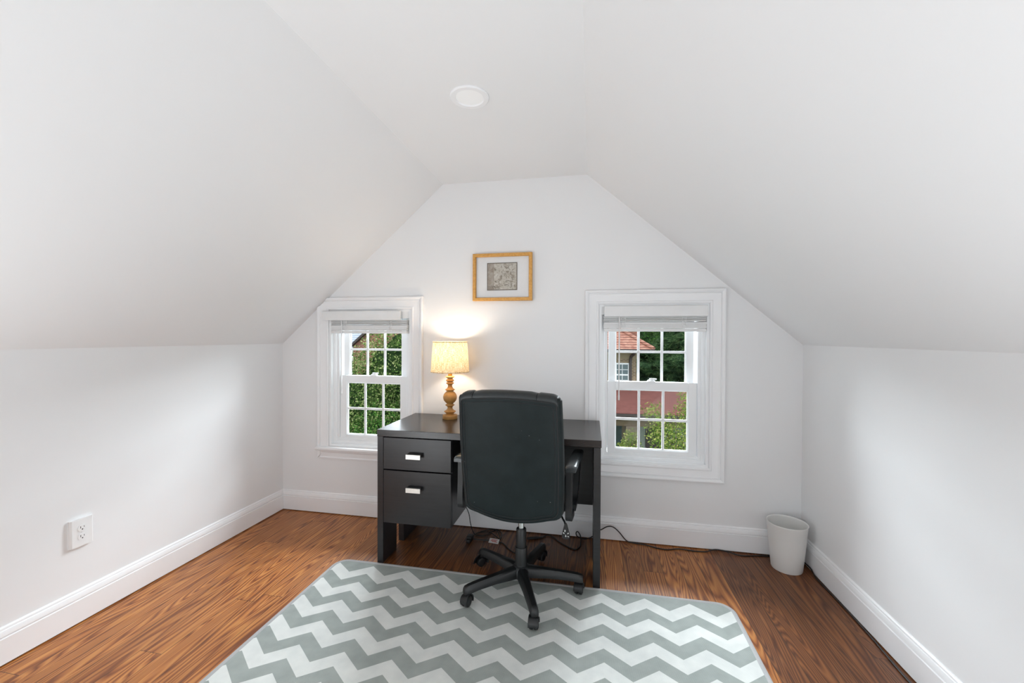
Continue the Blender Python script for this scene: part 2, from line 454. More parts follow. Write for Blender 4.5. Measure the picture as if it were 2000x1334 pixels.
# ------------------------------------------------------------------ windows
CASP = [(0, D), (0, D - .010), (.006, D - .013), (.012, D - .013), (.016, D - .009), (.046, D - .013), (.058, D - .017), (.062, D - .013), (.066, D - .019), (.076, D - .024), (.082, D - .024), (.085, D - .018), (.085, D)]
def slope_clip(bm):
    n = Vector((-(ZC - KL), 0, CL - XL)).normalized()
    bmesh.ops.bisect_plane(bm, geom=bm.verts[:] + bm.edges[:] + bm.faces[:], plane_co=(XL + .002, 0, KL - .002), plane_no=n, clear_outer=True)
    bmesh.ops.holes_fill(bm, edges=[e for e in bm.edges if e.is_boundary])
def window(name, w, stool):
    x0, x1, z0, z1 = w['x0'], w['x1'], w['z0'], w['z1']
    t = T(name, ((x0 + x1) / 2, D, z0), None, None, kind='structure')
    bm = B()
    ring_frame(bm, x0 - .004, x1 + .004, z0 - (.0 if stool else .0), z1 + .004, CASP, 'LTR' if stool else 'LTRB')
    if stool: slope_clip(bm)
    t.part('window_frame', bm, M_trim, angle=20)
    bm = B()                                                       # jamb liner ring + sloped inner sill
    jp = [(0, D - .002), (0, D + .15), (-.014, D + .15), (-.014, D - .002)]
    ring_frame(bm, x0, x1, z0, z1, jp)
    fp = [(-.014, D + .026), (-.014, D + .15), (-.052, D + .15), (-.052, D + .040), (-.036, D + .040), (-.036, D + .032), (-.030, D + .026)]
    ring_frame(bm, x0, x1, z0, z1, fp)
    t.part('jamb', bm, M_vinyl, angle=20)
    if stool:
        bm = B(); box(bm, x0 - .098, x1 + .098, D - .042, D + .03, z0 - .027, z0 - .002, .009, 4)
        t.part('window_sill', bm, M_trim)
        bm = B(); prism(bm, [(D, .396), (D - .012, .396), (D - .014, .405), (D - .010, .412), (D - .013, .440), (D - .02, .452), (D - .02, z0 - .027), (D, z0 - .027)], 'X', x0 - .072, x1 + .072)
        t.part('apron', bm, M_trim, angle=20)
    def sash(pn, a0, a1, b0, b1, yf, th, st, rt, rb, latch):
        # stiles and rails, with muntins and glazing
        bm = B()
        gx0, gx1, gz0, gz1 = a0 + st, a1 - st, b0 + rb, b1 - rt
        box(bm, a0, gx0, yf, yf + th, b0, b1, .002, 1); box(bm, gx1, a1, yf, yf + th, b0, b1, .002, 1)
        box(bm, gx0, gx1, yf, yf + th, gz1, b1, .002, 1); box(bm, gx0, gx1, yf, yf + th, b0, gz0, .002, 1)
        # glazing bead
        ring_frame(bm, gx0, gx1, gz0, gz1, [(0, yf + .004), (0, yf + th - .004), (-.006, yf + th - .008), (-.006, yf + .010)])
        s = t.part(pn, bm, M_vinyl)
        bm = B(); m = .0075; yg = yf + th * .55
        for i in (1, 2):
            cx = gx0 + (gx1 - gx0) * i / 3; box(bm, cx - m, cx + m, yg - .006, yg + .006, gz0 + .004, gz1 - .004, .002, 1)
        cz = (gz0 + gz1) / 2
        for i in range(3):
            xa = gx0 + (gx1 - gx0) * i / 3 + (m if i else .004); xb = gx0 + (gx1 - gx0) * (i + 1) / 3 - (m if i < 2 else .004)
            box(bm, xa, xb, yg - .0055, yg + .0055, cz - m, cz + m, .002, 1)
        t.part('muntin_grid', bm, M_vinyl, s)
        bm = B(); vs = [bm.verts.new(p) for p in ((gx0 - .002, yg + .009, gz0 - .002), (gx1 + .002, yg + .009, gz0 - .002), (gx1 + .002, yg + .009, gz1 + .002), (gx0 - .002, yg + .009, gz1 + .002))]
        bm.faces.new(vs); t.part('pane', bm, M_glass, s, smooth=False)
        if latch:
            bm = B(); cx = (a0 + a1) / 2
            lathe(bm, [(.026, 0), (.026, .005), (.017, .013), (.006, .017)], (cx, yf + th * .5, b1 - .001), 24)
            box(bm, cx - .012, cx + .034, yf + .006, yf + .016, b1 + .013, b1 + .022, .003, 2)
            t.part('latch', bm, M_vinyl, s)
    ins = .0545
    zt = .497
    sash('upper_sash', x0 + ins + .006, x1 - ins - .012, .955 + (z0 - .49), z0 + .93 + .012, D + .083, .028, .044, .05, .035, False)
    sash('lower_sash', x0 + ins, x1 - ins, z0 + .044, z0 + .508, D + .048, .030, .049, .052, .032, True)
    # window track stop visible beside the upper sash
    return t
wl = window('window_1', WL, True)
wr = window('window_2', WR, False)

# portals help the sky light find the openings
for w in (WL, WR):
    ld = bpy.data.lights.new('portal', 'AREA'); ld.shape = 'RECTANGLE'; ld.size = w['x1'] - w['x0']; ld.size_y = w['z1'] - w['z0']
    ld.cycles.is_portal = True
    lo = bpy.data.objects.new('window_portal_light', ld); COL.objects.link(lo)
    lo.location = ((w['x0'] + w['x1']) / 2, D + .155, (w['z0'] + w['z1']) / 2); lo.rotation_euler = (-PI / 2, 0, 0)

# ------------------------------------------------------------------ blinds
def blind(x0, x1, vx0, vx1, zt, zb, zv0, zv1, yv, wandx, wandz, label, headrail_right):
    t = T('window_blind', ((x0 + x1) / 2, D, zt), label, 'blind', 'raised white window blinds')
    bm = B(); box(bm, x0 - .012, x1 + .012, D + .004, D + .022, zv0 + .012, zt - .004, .002, 1)
    t.part('headrail', bm, M_blind)
    bm = B()
    prism(bm, [(yv, zv0), (yv + .004, zv0 - .001), (yv + .009, zv0), (yv + .009, zv1), (yv + .004, zv1 + .001), (yv, zv1 - .002), (yv - .002, zv1 - .006), (yv - .002, zv0 + .006)], 'X', vx0, vx1)
    t.part('valance', bm, M_blind, angle=50)
    bm = B(); H = zv0 - zb
    zs = [zb + .020 + .0029 * k for k in range(int(H * .42 / .0029))]
    zs += [zb + .020 + H * f for f in (.455, .50, .565, .61, .68, .725)]
    for k, z in enumerate(zs):
        dx = random.uniform(-.002, .002); dy = random.uniform(-.001, .001) + (.004 if k % 5 == 2 else 0.)
        prism(bm, [(D - .021 + dy, z), (D + .0 + dy, z + .0035), (D + .022 + dy, z), (D + .022 + dy, z + .0026), (D + dy, z + .0061), (D - .021 + dy, z + .0026)], 'X', x0 + dx, x1 + dx)
    t.part('slat_stack', bm, M_blind, angle=50)
    bm = B(); box(bm, x0, x1, D - .021, D + .023, zb, zb + .018, .004, 2); t.part('bottom_rail', bm, M_blind)
    for fx in (.20, .79):
        bm = B(); cx = x0 + (x1 - x0) * fx
        for q in (-.010, .010):
            pts = [(cx + q + random.uniform(-.004, .004), D - .024 - random.uniform(0, .004), zv0 - .002 - (zv0 - zb - .016) * k / 6) for k in range(7)]
            tube(bm, pts, .0013, 5)
        for k in range(3):
            z = zv0 - .012 - k * .018
            tube(bm, [(cx - .012, D - .024, z), (cx - .004, D - .029, z - .008), (cx + .006, D - .028, z + .004), (cx + .013, D - .024, z - .006)], .0013, 5)
        t.part('ladder_cord', bm, M_blind)
    bm = B(); lathe(bm, [(.0035, wandz), (.005, wandz + .003), (.005, wandz + .03), (.0038, wandz + .035), (.0038, zv0 - .004)], (wandx, D - .032, 0), 8)
    t.part('tilt_wand', bm, M_blind)
blind(-1.823, -1.245, -1.890, -1.290, 1.462, 1.299, 1.392, 1.456, D - .030, -1.735, .872, 'raised white slat blind hanging in the left window, its valance slipped sideways', True)
blind(.078, .680, .082, .690, 1.484, 1.316, 1.410, 1.476, D - .016, .172, .888, 'raised white slat blind hanging squarely in the right window', False)

# ------------------------------------------------------------------ recessed ceiling light
t = T('recessed_light', (-.52, 1.715, ZC), 'round white recessed light flush in the flat ceiling', 'ceiling light')
bm = B(); lathe(bm, [(.084, ZC + .004), (.084, ZC - .004), (.080, ZC - .0075), (.062, ZC - .0075), (.0585, ZC - .003)], (-.52, 1.715, 0), 64, False, False)
t.part('trim_ring', bm, M_trim)
bm = B(); lathe(bm, [(.0585, ZC - .003), (.02, ZC - .0034), (.001, ZC - .0034)], (-.52, 1.715, 0), 48, False, True)
t.part('lens', bm, M_lens)

# ------------------------------------------------------------------ wall outlet
oy, oz = 1.4325, .401
t = T('wall_outlet', (XL, oy, oz), 'white duplex power outlet on the left knee wall', 'outlet')
bm = B()
prism(bm, [(XL, .389 + 1.0), (XL, 1.476), (XL + .006, 1.476), (XL + .0125, 1.470), (XL + .0125, 1.396), (XL + .006, 1.389)], 'Z', .340, .462)
t.part('cover_plate', bm, M_plate, angle=20)
for s in (-1, 1):
    bm = B(); c = (0, oy, oz + s * .0195)
    pts = []
    for i in range(28):
        a = 2 * PI * i / 28; y = .0165 * math.cos(a); z = max(-.0135, min(.0135, .0165 * math.sin(a)))
        pts.append((c[1] + y, c[2] + z))
    prism(bm, pts, 'X', XL + .010, XL + .0142)
    rc = t.part('receptacle', bm, M_plate)
    bm = B()
    box(bm, XL + .0138, XL + .0146, c[1] - .0075, c[1] - .0055, c[2] - .001, c[2] + .0085)
    box(bm, XL + .0138, XL + .0146, c[1] + .0055, c[1] + .0072, c[2] + .0005, c[2] + .0075)
    lathe(bm, [(.0026, XL + .0138), (.0026, XL + .0146)], (0, c[1], c[2] - .006), 12, axis='X')
    t.part('socket_hole', bm, M_dark, rc, label='dark plug slots')
bm = B(); lathe(bm, [(.003, XL + .012), (.0026, XL + .0138)], (0, oy, oz), 12, axis='X'); t.part('screw', bm, M_plate)

# ------------------------------------------------------------------ picture
px0, px1, pz0, pz1 = -.774, -.376, 1.516, 1.828
t = T('picture_frame', ((px0 + px1) / 2, D, pz0), 'gold framed sepia print with wide white mat on the back wall', 'picture')
bm = B(); fw = .022
ring_frame(bm, px0 + fw, px1 - fw, pz0 + fw, pz1 - fw, [(0, D - .004), (0, D - .026), (.003, D - .030), (fw - .002, D - .030), (fw, D - .028), (fw, D - .004)])
t.part('frame', bm, M_gold)
bm = B(); box(bm, px0 + .012, px1 - .012, D - .012, D - .004, pz0 + .012, pz1 - .012); mat_ = t.part('mat_board', bm, M_mat, smooth=False)
bm = B(); box(bm, -.677, -.478, D - .0135, D - .012, 1.588, 1.765)
bmesh.ops.bevel(bm, geom=bm.edges[:], offset=.0005, segments=1, affect='EDGES')
t.part('print', bm, M_print, label='sepia toned print')
bm = B()
ring_frame(bm, -.677, -.478, 1.588, 1.765, [(.002, D - .0125), (.002, D - .0145), (-.003, D - .0145), (-.003, D - .0125)])
rs = random.Random(3)
for k in range(54):
    x = rs.uniform(-.645, -.49); z = rs.uniform(1.597, 1.752); a_ = rs.uniform(0, PI); L_ = rs.uniform(.008, .034); cv = rs.uniform(-.5, .5)
    pts = [(x + L_ * (f - .5) * math.cos(a_ + cv * f), z + L_ * (f - .5) * math.sin(a_ + cv * f)) for f in (0, .33, .66, 1.)]
    pts = [(min(max(p, -.67), -.485), min(max(q, 1.594), 1.758)) for p, q in pts]
    wd = rs.uniform(.0004, .0012); pth = smooth_path([(p, D - .0136, q) for p, q in pts], 4)
    sweep(bm, pth, [(-wd, -.0003), (wd, -.0003), (wd, .0003), (-wd, .0003)], up=(0, 1, 0), scales=[.3 + 1.2 * math.sin(PI * i / (len(pth) - 1)) for i in range(len(pth))])
t.part('print_lines', bm, simple('etched_lines', srgb(104, 94, 82), .8, var=.2, scale=60))
bm = B(); vs = [bm.verts.new(p) for p in ((px0 + .02, D - .020, pz0 + .02), (px1 - .02, D - .020, pz0 + .02), (px1 - .02, D - .020, pz1 - .02), (px0 + .02, D - .020, pz1 - .02))]
bm.faces.new(vs); t.part('glass', bm, M_pglass, smooth=False)

# ------------------------------------------------------------------ rug
def rrect(x0, x1, y0, y1, r, n=8):
    pts = []
    for cx, cy, a0 in ((x1 - r, y1 - r, 0), (x0 + r, y1 - r, 90), (x0 + r, y0 + r, 180), (x1 - r, y0 + r, 270)):
        for i in range(n + 1):
            a = math.radians(a0 + 90 * i / n); pts.append((cx + r * math.cos(a), cy + r * math.sin(a)))
    return pts
rx0, rx1, ry0, ry1 = -1.407, .670, .62, 2.120
t = T('area_rug', (0, 0, 0), 'grey and white chevron rug on the wood floor before the desk', 'rug')
bm = B(); prism(bm, rrect(rx0 + .006, rx1 - .006, ry0 + .006, ry1 - .006, .07), 'Z', .0008, .0058)
t.part('woven_field', bm, M_rug, smooth=False)
bm = B(); outer_r = rrect(rx0, rx1, ry0, ry1, .075); inner_r = rrect(rx0 + .019, rx1 - .019, ry0 + .019, ry1 - .019, .058)
rings = []
for off, z in ((0., .0008), (0., .005), (.004, .0076), (.016, .0076), (.019, .0056)):
    q = rrect(rx0 + off, rx1 - off, ry0 + off, ry1 - off, .075 - off)
    rings.append([bm.verts.new((x, y, z)) for x, y in q])
for a, b in zip(rings, rings[1:]):
    for i in range(len(a)): bm.faces.new((a[i], a[(i + 1) % len(a)], b[(i + 1) % len(a)], b[i]))
t.part('binding', bm, M_bind, label='plain light grey edge binding')

# ------------------------------------------------------------------ desk
dx0, dx1, dy0, dy1, dz = -1.180, .056, 2.127, 2.640, .755
t = T('desk', (dx0 / 2 + dx1 / 2, dy0, 0), 'dark espresso writing desk with two drawers against the back wall', 'desk')
bm = B(); box(bm, dx0, dx1, dy0 - .002, dy1, .718, dz, .0015, 1); t.part('desktop', bm, M_desktop)
for xa, xb in ((-1.178, -1.143), (.017, .053)):
    bm = B(); prism(bm, [(dy0, 0), (dy0 + .165, 0), (dy0 + .165, .235), (dy0 + .262, .235), (dy0 + .262, 0), (dy1 - .005, 0), (dy1 - .005, .7175), (dy0, .7175)], 'X', xa, xb)
    bmesh.ops.bevel(bm, geom=bm.edges[:], offset=.001, segments=1, affect='EDGES')
    t.part('side_panel', bm, M_desk)
bm = B()
box(bm, -1.1425, -1.128, dy0 + .019, 2.585, .236, .716); box(bm, -.757, -.742, dy0 + .019, 2.585, .236, .716)
box(bm, -1.128, -.757, dy0 + .019, 2.585, .236, .250); box(bm, -1.128, -.757, 2.57, 2.585, .25, .716); box(bm, -1.128, -.757, dy0 + .021, 2.57, .700, .716)
t.part('drawer_cabinet', bm, M_desk, smooth=False)
bm = B(); box(bm, -1.1425, .0165, 2.588, 2.604, .238, .7175, .001, 1); t.part('modesty_panel', bm, M_desk)
for z0, z1, hz in ((.5355, .7125, .6185), (.2335, .5285, .4345)):
    bm = B(); box(bm, -1.1405, -.7435, dy0, dy0 + .0185, z0, z1, .001, 1); dr = t.part('drawer', bm, M_desk)
    h = B(); hx = -.952
    box(h, hx - .0425, hx + .0425, dy0 - .030, dy0 - .024, hz - .013, hz + .013, .001, 1)
    hd = t.part('handle', h, M_nickel, dr, label='flat brushed nickel pull')
    h = B(); box(h, hx - .036, hx + .044, dy0 - .0235, dy0 + .0, hz + .004, hz + .0165, .001, 1)
    t.part('handle_bracket', h, M_blackpl, dr, label='dark bracket behind the pull')

# ------------------------------------------------------------------ lamp
lx, ly, lz = -.884, 2.508, dz
t = T('table_lamp', (lx, ly, lz), 'lit table lamp with turned golden base and linen drum shade on the desk', 'lamp')
bp = [(.0465, 0), (.0475, .002), (.0475, .021), (.0455, .0245), (.030, .0265), (.024, .032), (.026, .036), (.036, .043), (.0385, .0465), (.034, .050), (.026, .054), (.018, .062), (.0155, .070), (.018, .077), (.026, .083), (.0305, .0865), (.028, .090), (.0205, .094), (.0205, .097), (.031, .106), (.040, .118), (.0440, .132), (.0435, .144), (.039, .157), (.030, .168), (.022, .174), (.0205, .1765), (.027, .181), (.0318, .1845), (.029, .188), (.020, .193), (.0145, .203), (.0135, .210), (.0155, .2185), (.0225, .223), (.0258, .2265), (.0235, .2295), (.0175, .233), (.0175, .2355), (.024, .2395), (.0265, .2435), (.023, .2485), (.0165, .255), (.016, .2585), (.024, .262), (.0302, .2665), (.028, .270), (.015, .273)]
bm = B(); lathe(bm, [(r_, z + lz + .0003) for r_, z in bp], (lx, ly, 0), 40); t.part('base', bm, M_lampwood, label='turned golden wood lamp base', angle=50)
bm = B(); lathe(bm, [(.0132, lz + .2725), (.0132, lz + .318), (.010, lz + .322), (.010, lz + .335)], (lx, ly, 0), 24); t.part('socket', bm, M_socket)
sb0, sb1 = lz + .298, lz + .4935; R0, R1 = .1225, .1085
bm = B(); th = .0012
lathe(bm, [(R0, sb0), (R0 + (R1 - R0) * .5, (sb0 + sb1) / 2), (R1, sb1)], (lx, ly, 0), 72, False, False); sh = t.part('lamp_shade', bm, M_shade, label='glowing oatmeal linen drum shade', angle=60)
bm = B()
for r_, z in ((R0 + .0003, sb0 + .003), (R1 + .0003, sb1 - .003)):
    bm = B(); lathe(bm, [(r_, z - .003), (r_ + .0008, z - .002), (r_ + .0008, z + .002), (r_, z + .003)], (lx, ly, 0), 72, False, False)
    t.part('shade_trim', bm, M_shade, sh)
bm = B(); lathe(bm, [(.010, lz + .335), (.013, lz + .345), (.026, lz + .375), (.029, lz + .392), (.025, lz + .412), (.012, lz + .424), (.002, lz + .427)], (lx, ly, 0), 24); t.part('bulb', bm, M_bulb)
bm = B()
for a in (0, 2 * PI / 3, 4 * PI / 3):
    tube(bm, [(lx + .012 * math.cos(a), ly + .012 * math.sin(a), sb1 - .02), (lx + (R1 - .002) * math.cos(a), ly + (R1 - .002) * math.sin(a), sb1 - .004)], .0013, 6, sm=0)
lathe(bm, [(.013, sb1 - .021), (.013, sb1 - .019)], (lx, ly, 0), 16)
tube(bm, [(lx + .012, ly, sb1 - .02), (lx + .036, ly, sb1 - .08), (lx + .032, ly, sb1 - .13), (lx + .010, ly, lz + .33)], .0014, 6)
tube(bm, [(lx - .012, ly, sb1 - .02), (lx - .036, ly, sb1 - .08), (lx - .032, ly, sb1 - .13), (lx - .010, ly, lz + .33)], .0014, 6)
t.part('shade_harp', bm, M_socket)
def lamp_light(name, typ, loc, energy, color, **kw):
    d = bpy.data.lights.new(name, typ); d.energy = energy; d.color = color
    for k, v in kw.items(): setattr(d, k, v)
    o = bpy.data.objects.new(name, d); COL.objects.link(o); o.location = loc; return o
lamp_light('lamp_bulb_light', 'POINT', (lx, ly, lz + .43), 4.7, (1., .90, .76), shadow_soft_size=.034)

# ------------------------------------------------------------------ wastebasket
bx, by = 1.076, 2.522
bm = B()
lathe(bm, [(.070, .002), (.0735, .0), (.0755, .004), (.085, .10), (.0975, .2495), (.0995, .2545), (.0985, .2575), (.0965, .2565), (.0945, .250), (.082, .10), (.0725, .008), (.03, .006), (.001, .006)], (bx, by, .001), 64, True, True)
o = finish('wastebasket', bm, M_bin, None, (bx, by, 0), angle=50)
tag(o, 'small off-white plastic wastebasket in the right back corner', 'wastebasket')

# ------------------------------------------------------------------ office chair (local: +Y is the way it faces, origin under the column)
cx, cy = -.342, 2.052
CZ = .0062
t = T('office_chair', (cx, cy, CZ), 'black leatherette swivel office chair pulled up to the desk, seen from behind', 'chair', rz=math.radians(-5.), local=True)
# backrest: a closed cushion lofted through scaled outlines
def back_outline(n=120):
    pts = []
    hw_t, hw_b, zt, zb = .231, .229, 1.012, .466
    r = .040
    def arc(cx_, cz_, a0, a1, rr, k=8):
        for i in range(k + 1):
            a = math.radians(a0 + (a1 - a0) * i / k); pts.append((cx_ + rr * math.cos(a), cz_ + rr * math.sin(a)))
    arc(hw_t - .014, zt - .014, 0, 84, .014)
    for i in range(1, 16):
        u = 1 - 2 * i / 16; pts.append((u * (hw_t - .016), zt + .014 * (1 - u * u)))
    arc(-hw_t + .014, zt - .014, 96, 180, .014)
    for i in range(1, 12):
        f = i / 12; z = zt - .03 + (zb + r - zt + .03) * f; pts.append((-(hw_t + (hw_b - hw_t) * f + .006 * math.sin(PI * f)), z))
    arc(-hw_b + r, zb + r, 180, 258, r)
    for i in range(1, 20):
        u = -1 + 2 * i / 20; pts.append((u * (hw_b - r * 1.15), zb - .030 * (1 - u * u)))
    arc(hw_b - r, zb + r, 282, 360, r)
    for i in range(1, 12):
        f = 1 - i / 12; z = zt - .03 + (zb + r - zt + .03) * f; pts.append((hw_t + (hw_b - hw_t) * f + .006 * math.sin(PI * f), z))
    return pts
OUT = back_outline()
XC = .016
def back_y(x, z):
    lean = -.07 * (z - .50) / .5
    return -.262 + lean + .30 * x * x
def off_outline(d):
    c = (0, .73); res_ = []
    for x, z in OUT:
        vx, vz = x - c[0], z - c[1]; k = 1 - d / .231; kz = 1 - d / .285
        res_.append((vx * k, c[1] + vz * kz))
    return res_
def loft_back(bm, levels):
    rings = []
    for d, dy in levels:
        rings.append([bm.verts.new((XC + x, back_y(x, z) + dy, z)) for x, z in off_outline(d)])
    n = len(OUT)
    for a, b in zip(rings, rings[1:]):
        for i in range(n): bm.faces.new((a[i], a[(i + 1) % n], b[(i + 1) % n], b[i]))
    return rings
bm = B()
lv = [(.21, -.007), (.15, -.0065), (.09, -.005), (.05, -.003), (.022, 0.), (.008, .004), (.001, .012), (-.002, .024), (-.002, .040), (.002, .060), (.010, .074), (.024, .086), (.05, .094), (.10, .098), (.16, .100), (.21, .100)]
rg = loft_back(bm, lv)
bm.faces.new(rg[0]); bm.faces.new(rg[-1])
back = t.part('backrest', bm, M_back, angle=70)
bm = B()
for d, dy, rr in ((.017, -.0003, .0024), (.030, -.0018, .0014)):
    tube(bm, [(XC + x, back_y(x, z) + dy, z) for x, z in off_outline(d)][::1], rr, 6, True, sm=0)
t.part('piping', bm, M_seam, back, label='dark raised seam round the rear panel')
# front pads: upholstered cushion rolling over the top, in three panels with gaps
def roll(xa, xb):
    bm = B(); n = 10; rings = []
    for i in range(n + 1):
        f = i / n; x = xa + (xb - xa) * f
        e = min(f, 1 - f) * n; pin = 1. if e >= 1 else (.90 + .10 * e)
        zt = 1.010 + .014 * (1 - (x / .226) ** 2); yb = back_y(x, zt)
        prof = [(.006, -.022), (.002, -.006), (.008, .006), (.024, .015), (.050, .017), (.080, .010), (.104, -.012), (.114, -.05), (.112, -.10), (.07, -.10)]
        rings.append([bm.verts.new((XC + x, yb + .05 + (a - .05) * (pin * .15 + .85), zt - .02 + (b + .02) * pin - .010 * max(0., (abs(x) - .19) / .03) ** 2)) for a, b in prof])
    m = len(rings[0])
    for a, b in zip(rings, rings[1:]):
        for j in range(m): bm.faces.new((a[j], a[(j + 1) % m], b[(j + 1) % m], b[j]))
    bm.faces.new(rings[0][::-1]); bm.faces.new(rings[-1])
    return bm
for xa, xb in ((-.221, -.160), (-.157, .130), (.133, .221)):
    t.part('cushion_panel', roll(xa, xb), M_leather, back, angle=60)
# seat cushion
bm = B()
lvl = [(.03, .445), (.004, .453), (0., .468), (0., .49), (.012, .515), (.04, .528), (.10, .532)]
rings = []
for off, z in lvl:
    q = rrect(-.236 + off, .236 - off, -.19 + off, .26 - off, max(.07 - off * .5, .02), 6)
    rings.append([bm.verts.new((x, y, z - .012 * max(0, (y - .15)) * 4)) for x, y in q])
for a, b in zip(rings, rings[1:]):
    for i in range(len(a)): bm.faces.new((a[i], a[(i + 1) % len(a)], b[(i + 1) % len(a)], b[i]))
bm.faces.new(rings[0][::-1]); bm.faces.new(rings[-1])
t.part('seat', bm, M_leather, angle=60)
bm = B(); box(bm, -.03, .03, -.20, .12, .425, .4505, .004, 2); box(bm, -.09, .09, -.06, .12, .408, .445, .012, 2)
sweep(bm, smooth_path([(0, -.15, .437), (0, -.205, .446), (0, -.222, .49), (0, -.235, .56)], 6), [(-.03, -.004), (.03, -.004), (.03, .004), (-.03, .004)], up=(0, .3, 1))
mech = t.part('tilt_mechanism', bm, M_blackpl)
# seat height lever with its paddle
bm = B(); tube(bm, [(.08, 0, .425), (.19, -.04, .425), (.228, -.085, .408), (.236, -.098, .402), (.2385, -.102, .395)], .0045, 8)
lev = t.part('lever', bm, M_blackpl)
bm = B()
pl = [(-.004, .404), (.004, .404), (.006, .398), (.019, .352), (.021, .341), (.016, .332), (.004, .328), (-.008, .329), (-.016, .334), (-.018, .344), (-.014, .365), (-.006, .398)]
prism(bm, [(.241 + a, b) for a, b in pl], 'Y', -.108, -.099)
bmesh.ops.bevel(bm, geom=bm.edges[:], offset=.0015, segments=2, affect='EDGES')
t.part('paddle', bm, M_cord, lev)
bm = B()
def arrow(x, z, s, ang):
    c_, s_ = math.cos(ang), math.sin(ang)
    q = [(0, 1), (.7, .25), (.25, .25), (.25, -.7), (-.25, -.7), (-.25, .25), (-.7, .25)]
    prism(bm, [(x + s * (a * c_ - b * s_), z + s * (a * s_ + b * c_)) for a, b in q], 'Y', -.1092, -.1075)
arrow(.2385, .368, .0062, 0); arrow(.2425, .3465, .0062, PI); arrow(.2335, .357, .0052, .8); arrow(.2525, .358, .0052, -.8); arrow(.253, .345, .0045, -2.2)
t.part('paddle_symbol', bm, simple('white_marking', (.6, .62, .62), .6, var=.05), lev, label='white arrow marks on the paddle')
# armrests
for s in (-1, 1):
    ax = s * .270 - .014
    path = smooth_path([(ax, -.02, .424), (ax, -.098, .430), (ax, -.108, .46), (ax, -.104, .55), (ax, -.102, .63), (ax, -.088, .652), (ax, .02, .655), (ax, .14, .657), (ax, .205, .648), (ax, .225, .615), (ax, .205, .555), (ax, .155, .485), (ax, .10, .437), (ax, .03, .424)], 6)
    bm = B(); sweep(bm, path, [(-.0165, -.013), (-.0145, -.015), (.0145, -.015), (.0165, -.013), (.0165, .013), (.0145, .015), (-.0145, .015), (-.0165, .013)], up=(1, 0, 0))
    arm = t.part('armrest', bm, M_blackpl)
    bm = B()
    rings = []
    pw = .0275; pc = ax + s * .009
    for y, z, w in ((-.128, .664, .8), (-.120, .6695, .96), (-.09, .672, 1.), (0., .673, 1.), (.12, .673, 1.), (.19, .670, .96), (.225, .662, .8)):
        rings.append([bm.verts.new((pc + a * pw * w, y, z + b)) for a, b in ((-1, -.014), (-1, -.004), (-.86, .0015), (-.4, .0045), (.4, .0045), (.86, .0015), (1, -.004), (1, -.014))])
    for a, b in zip(rings, rings[1:]):
        for j in range(8): bm.faces.new((a[j], a[(j + 1) % 8], b[(j + 1) % 8], b[j]))
    bm.faces.new(rings[0][::-1]); bm.faces.new(rings[-1])
    t.part('arm_pad', bm, M_armpad, arm, angle=50)
    bm = B(); box(bm, s * .20, ax, -.03, .05, .425, .447, .003, 1); t.part('arm_bracket', bm, M_blackpl, arm)
# gas lift
bm = B(); lathe(bm, [(.0305, .072), (.0305, .205), (.029, .209), (.0255, .2095), (.0255, .298), (.0235, .302), (.016, .302)], (0, 0, 0), 40); t.part('column_sleeve', bm, M_blackpl)
bm = B(); lathe(bm, [(.0145, .296), (.0145, .425)], (0, 0, 0), 32); t.part('gas_lift', bm, M_chrome, label='bright chrome lift rod')
bm = B(); lathe(bm, [(.040, .058), (.048, .066), (.048, .098), (.040, .112), (.0315, .118), (.0306, .123)], (0, 0, 0), 40); t.part('hub', bm, M_blackpl)
